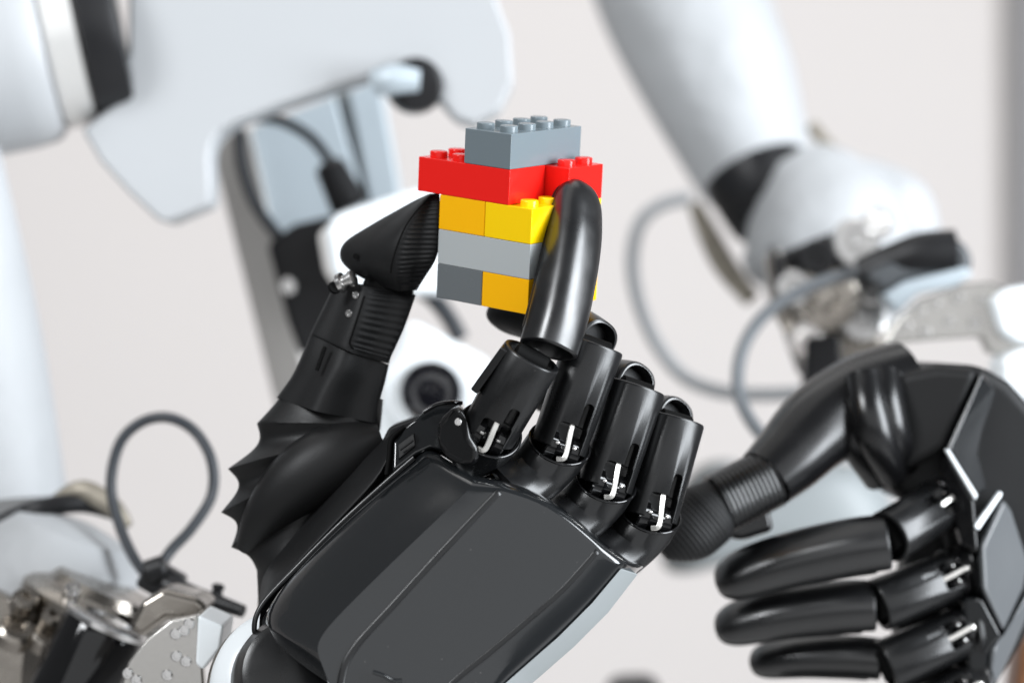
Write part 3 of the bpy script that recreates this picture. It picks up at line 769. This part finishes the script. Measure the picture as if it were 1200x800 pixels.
tube('chain_strip', [P(814, 240, 1044), P(830, 275, 1039), P(850, 312, 1035), P(880, 350, 1027)], 0, M['chain'], e2, rs=[3 * MM, 4.6 * MM, 5 * MM, 4 * MM], n=12)
tube('elbow_sleeve', [P(925, 205, 1032), P(948, 238, 1027), P(968, 280, 1022), P(975, 330, 1017), P(960, 380, 1013)], 0, M['fabric'], e2, n=56, rs=[x * 1.22 * MM for x in (17, 25, 30, 27, 18)])
tube('elbow_sleeve', [P(1000, 205, 1037), P(1045, 250, 1032), P(1080, 300, 1025)], 0, M['fabric'], e2, n=40, rs=[x * 1.22 * MM for x in (8, 15, 8)])
j2 = part_empty('wrist', robot, P(1000, 340, 901)); j2['label'] = 'bare metal wrist hinge with black bracket'
random.seed(11)
for x, y, r in ((958, 302, 6), (1002, 284, 8), (930, 338, 6), (968, 350, 11), (1010, 372, 8), (945, 398, 6), (1028, 262, 5), (965, 430, 5), (1020, 340, 5), (950, 470, 4)):
    a = random.uniform(-1, 1); b = random.uniform(.3, 1)
    lathe('hinge_cap', P(x, y, 901), P(x + 10 * a, y - 14 * b, 885), [(-6, r), (-1, r * 1.14), (2, r * 1.14), (3, r), (3, r * .57), (1.5, r * .5), (1.5, r * .34), (3.4, r * .3)], M['plastic_black' if int(x) % 3 == 1 or r < 5 else ('steel' if r < 9 else 'steel2')], j2, n=24)
slab('hinge_back', [(905, 300), (1000, 262), (1040, 300), (1030, 400), (990, 460), (940, 440), (915, 370)], 914, 930, M['plastic_black'], j2, bevel=3)
slab('hinge_plate', [(898, 300), (912, 290), (935, 335), (1005, 345), (1035, 400), (1000, 470), (960, 470), (930, 410), (905, 360)], 911, 918, M['steel2'], j2, bevel=1)
slab('black_link', [(905, 285), (916, 300), (926, 330), (918, 345), (908, 330)], 902, 916, M['plastic_black'], j2, bevel=1)
slab('black_link', [(945, 395), (985, 390), (990, 440), (985, 480), (950, 490), (942, 450)], 896, 907, M['plastic_black'], j2, bevel=2)
tube('black_bracket', [P(1008, 322, 878), P(1040, 310, 876), P(1080, 298, 873), P(1118, 296, 873)], 0, M['plastic_black'], j2, n=30, rs=[6 * MM, 7 * MM, 8 * MM, 8.4 * MM])
slab('bracket_web', [(1036, 345), (1060, 330), (1132, 312), (1141, 322), (1120, 335), (1075, 345), (1052, 368)], 866, 883, M['alum'], j2, bevel=1)
slab('bracket_arm', [(1012, 322), (1050, 300), (1125, 278), (1140, 295), (1142, 318), (1060, 330), (1036, 344)], 868, 884, M['leaf'], j2, bevel=3)
wp = slab('wrist_bracket', [(1034, 404), (1052, 375), (1080, 350), (1130, 332), (1160, 330), (1200, 345), (1215, 420), (1160, 415), (1150, 395), (1100, 398)], 845, 854, M['blast'], robot, bevel=1)
for x, y in ((1078, 364), (1096, 356), (1122, 348), (1062, 382), (1084, 388), (1150, 352), (1112, 376), (1142, 378)):
    inst('screw', SCREW, frame(P(x, y, 845.7), TOCAM, Vector((0, 0, 1))) @ Matrix.Scale(random.uniform(1.1, 1.6), 4), wp)
slab('white_cuff', [(1160, 350), (1180, 338), (1225, 330), (1225, 400), (1192, 402), (1172, 392)], 839, 866, M['housing'], j2, bevel=3)
slab('white_cuff', [(1172, 420), (1200, 408), (1225, 408), (1225, 500), (1190, 465), (1172, 448)], 832, 854, M['housing'], j2, bevel=3)
# cables of the raised arm
c1 = tube('cable', [P(x, y, d) for x, y, d in ((806, 232, 1080), (775, 240, 1070), (750, 262, 1060), (741, 305, 1050), (748, 352, 1040), (768, 400, 1030), (800, 440, 1020), (842, 458, 1005), (890, 462, 980), (945, 460, 950))], 2.9 * MM, M['gcable'], robot, n=16)
c1['label'] = 'wide pale grey cable loop under the raised arm'
c2 = tube('cable', [P(x, y, d) for x, y, d in ((1010, 318, 880), (970, 328, 880), (930, 345, 880), (893, 372, 878), (870, 410, 874), (865, 455, 868), (878, 490, 860), (902, 520, 850))], 2.4 * MM, M['dcable'], robot, n=16)
c2['label'] = 'dark grey cable arching from the metal wrist'
# pale leg shell seen between thumb and fingers
puffy('leg_shell', [(905, 560), (950, 535), (1020, 540), (1060, 600), (1050, 660), (1000, 680), (930, 672), (900, 640), (780, 690), (765, 640), (800, 550), (850, 530)], 1080, 60, M['pale'], robot, 10)

# ------------------------------------------------------------------ stand, sensor, cables in the middle
st = thing('support_stand', 'grey aluminium support post with black junction box, behind the thumb', 'stand', P(330, 400, 1000) * 1)
st.location.z = 0
slab('post', [(246, 168), (292, 150), (352, 420), (392, 600), (346, 600), (324, 480)], 975, 1000, M['post'], st, bevel=.8, dd=[14, 0, 0, 0, 14, 14])
slab('rail', [(294, 150), (392, 112), (420, 210), (440, 300), (330, 330)], 980, 1010, M['alum'], st, bevel=1)
slab('rail', [(408, 108), (444, 92), (466, 210), (470, 260), (440, 270)], 980, 1010, M['alum'], st, bevel=1)
slab('rail_slot', [(388, 112), (412, 104), (446, 290), (425, 300)], 990, 1014, M['pale'], st, bevel=.5)
jb = slab('junction_box', [(312, 285), (345, 262), (398, 250), (412, 330), (400, 400), (352, 418), (335, 372)], 930, 965, M['plastic_black'], st, bevel=3)
inst('screw', SCREW, frame(P(338, 335, 930), TOCAM, Vector((0, 0, 1))) @ Matrix.Scale(2.0, 4), jb)
for pts, r, lb in (([(262, 140), (278, 150), (284, 195), (300, 240), (330, 282)], 2.4, 'black cable curving down the left side of the grey post'),
               ([(300, 138), (330, 142), (365, 162), (390, 195), (404, 228)], 2.2, 'black cable with thick plug in front of the grey rails'),
               ([(488, 335), (510, 352), (528, 375), (540, 398)], 3.4, 'short black cable beside the white sensor box, under the bricks')):
    cc = tube('cable', [P(x, y, 940) for x, y in pts], r * MM, M['cable'], None, n=14)
    cc['label'] = lb; cc['category'] = 'cable'
    if 'plug' in lb:
        lathe('plug', P(384, 190, 938), P(408, 238, 938), [(0, 4), (2, 6), (18, 7.5), (20, 6)], M['plastic_black'], cc, n=20)
sb = thing('sensor_box', 'tilted white sensor box with round black lens, behind the thumb', 'sensor box', P(500, 450, 860))
hb = slab('housing', [(478, 372), (578, 424), (560, 470), (520, 530), (470, 560), (440, 520), (445, 470), (462, 410)], 846, 880, M['housing'], sb, bevel=4, segs=4)
lathe('lens_ring', P(503, 458, 846.5), P(503, 458, 820), [(0, 17), (2, 17), (4, 15), (4, 12)], M['housing'], sb, n=48, up=(1, 0, 0))
ln = lathe('lens', P(505, 459, 843), P(505, 459, 820), [(0, 10.5), (3, 10.5), (4, 9.6), (3.4, 6), (3.9, 3), (4.1, .1)], M['lens'], sb, n=48, up=(1, 0, 0))
tb2 = thing('white_equipment_box', 'rounded white box behind the thumb tip, left of the bricks', 'box', P(440, 270, 900))
slab('housing', [(380, 268), (392, 250), (480, 222), (520, 214), (560, 330), (520, 345), (410, 345), (388, 320)], 880, 925, M['housing'], tb2, bevel=7, segs=5)
slab('side_plate', [(372, 275), (384, 262), (402, 322), (398, 345), (380, 320)], 886, 920, M['post'], tb2, bevel=2)

# ------------------------------------------------------------------ lower right: wood
wd = thing('wooden_board', 'brown wooden board below and behind the open black hand', 'board', P(1230, 780, 900))
slab('board', [(1197, 752), (1290, 700), (1300, 900), (1176, 900)], 880, 900, M['wood'], wd, bevel=2)
bs = thing('black_box', 'dark blurred object at the bottom edge, between the two hands', 'box', P(740, 830, 1000))
slab('housing', [(715, 803), (775, 801), (800, 880), (700, 880)], 1000, 1040, M['plastic_black'], bs, bevel=6)
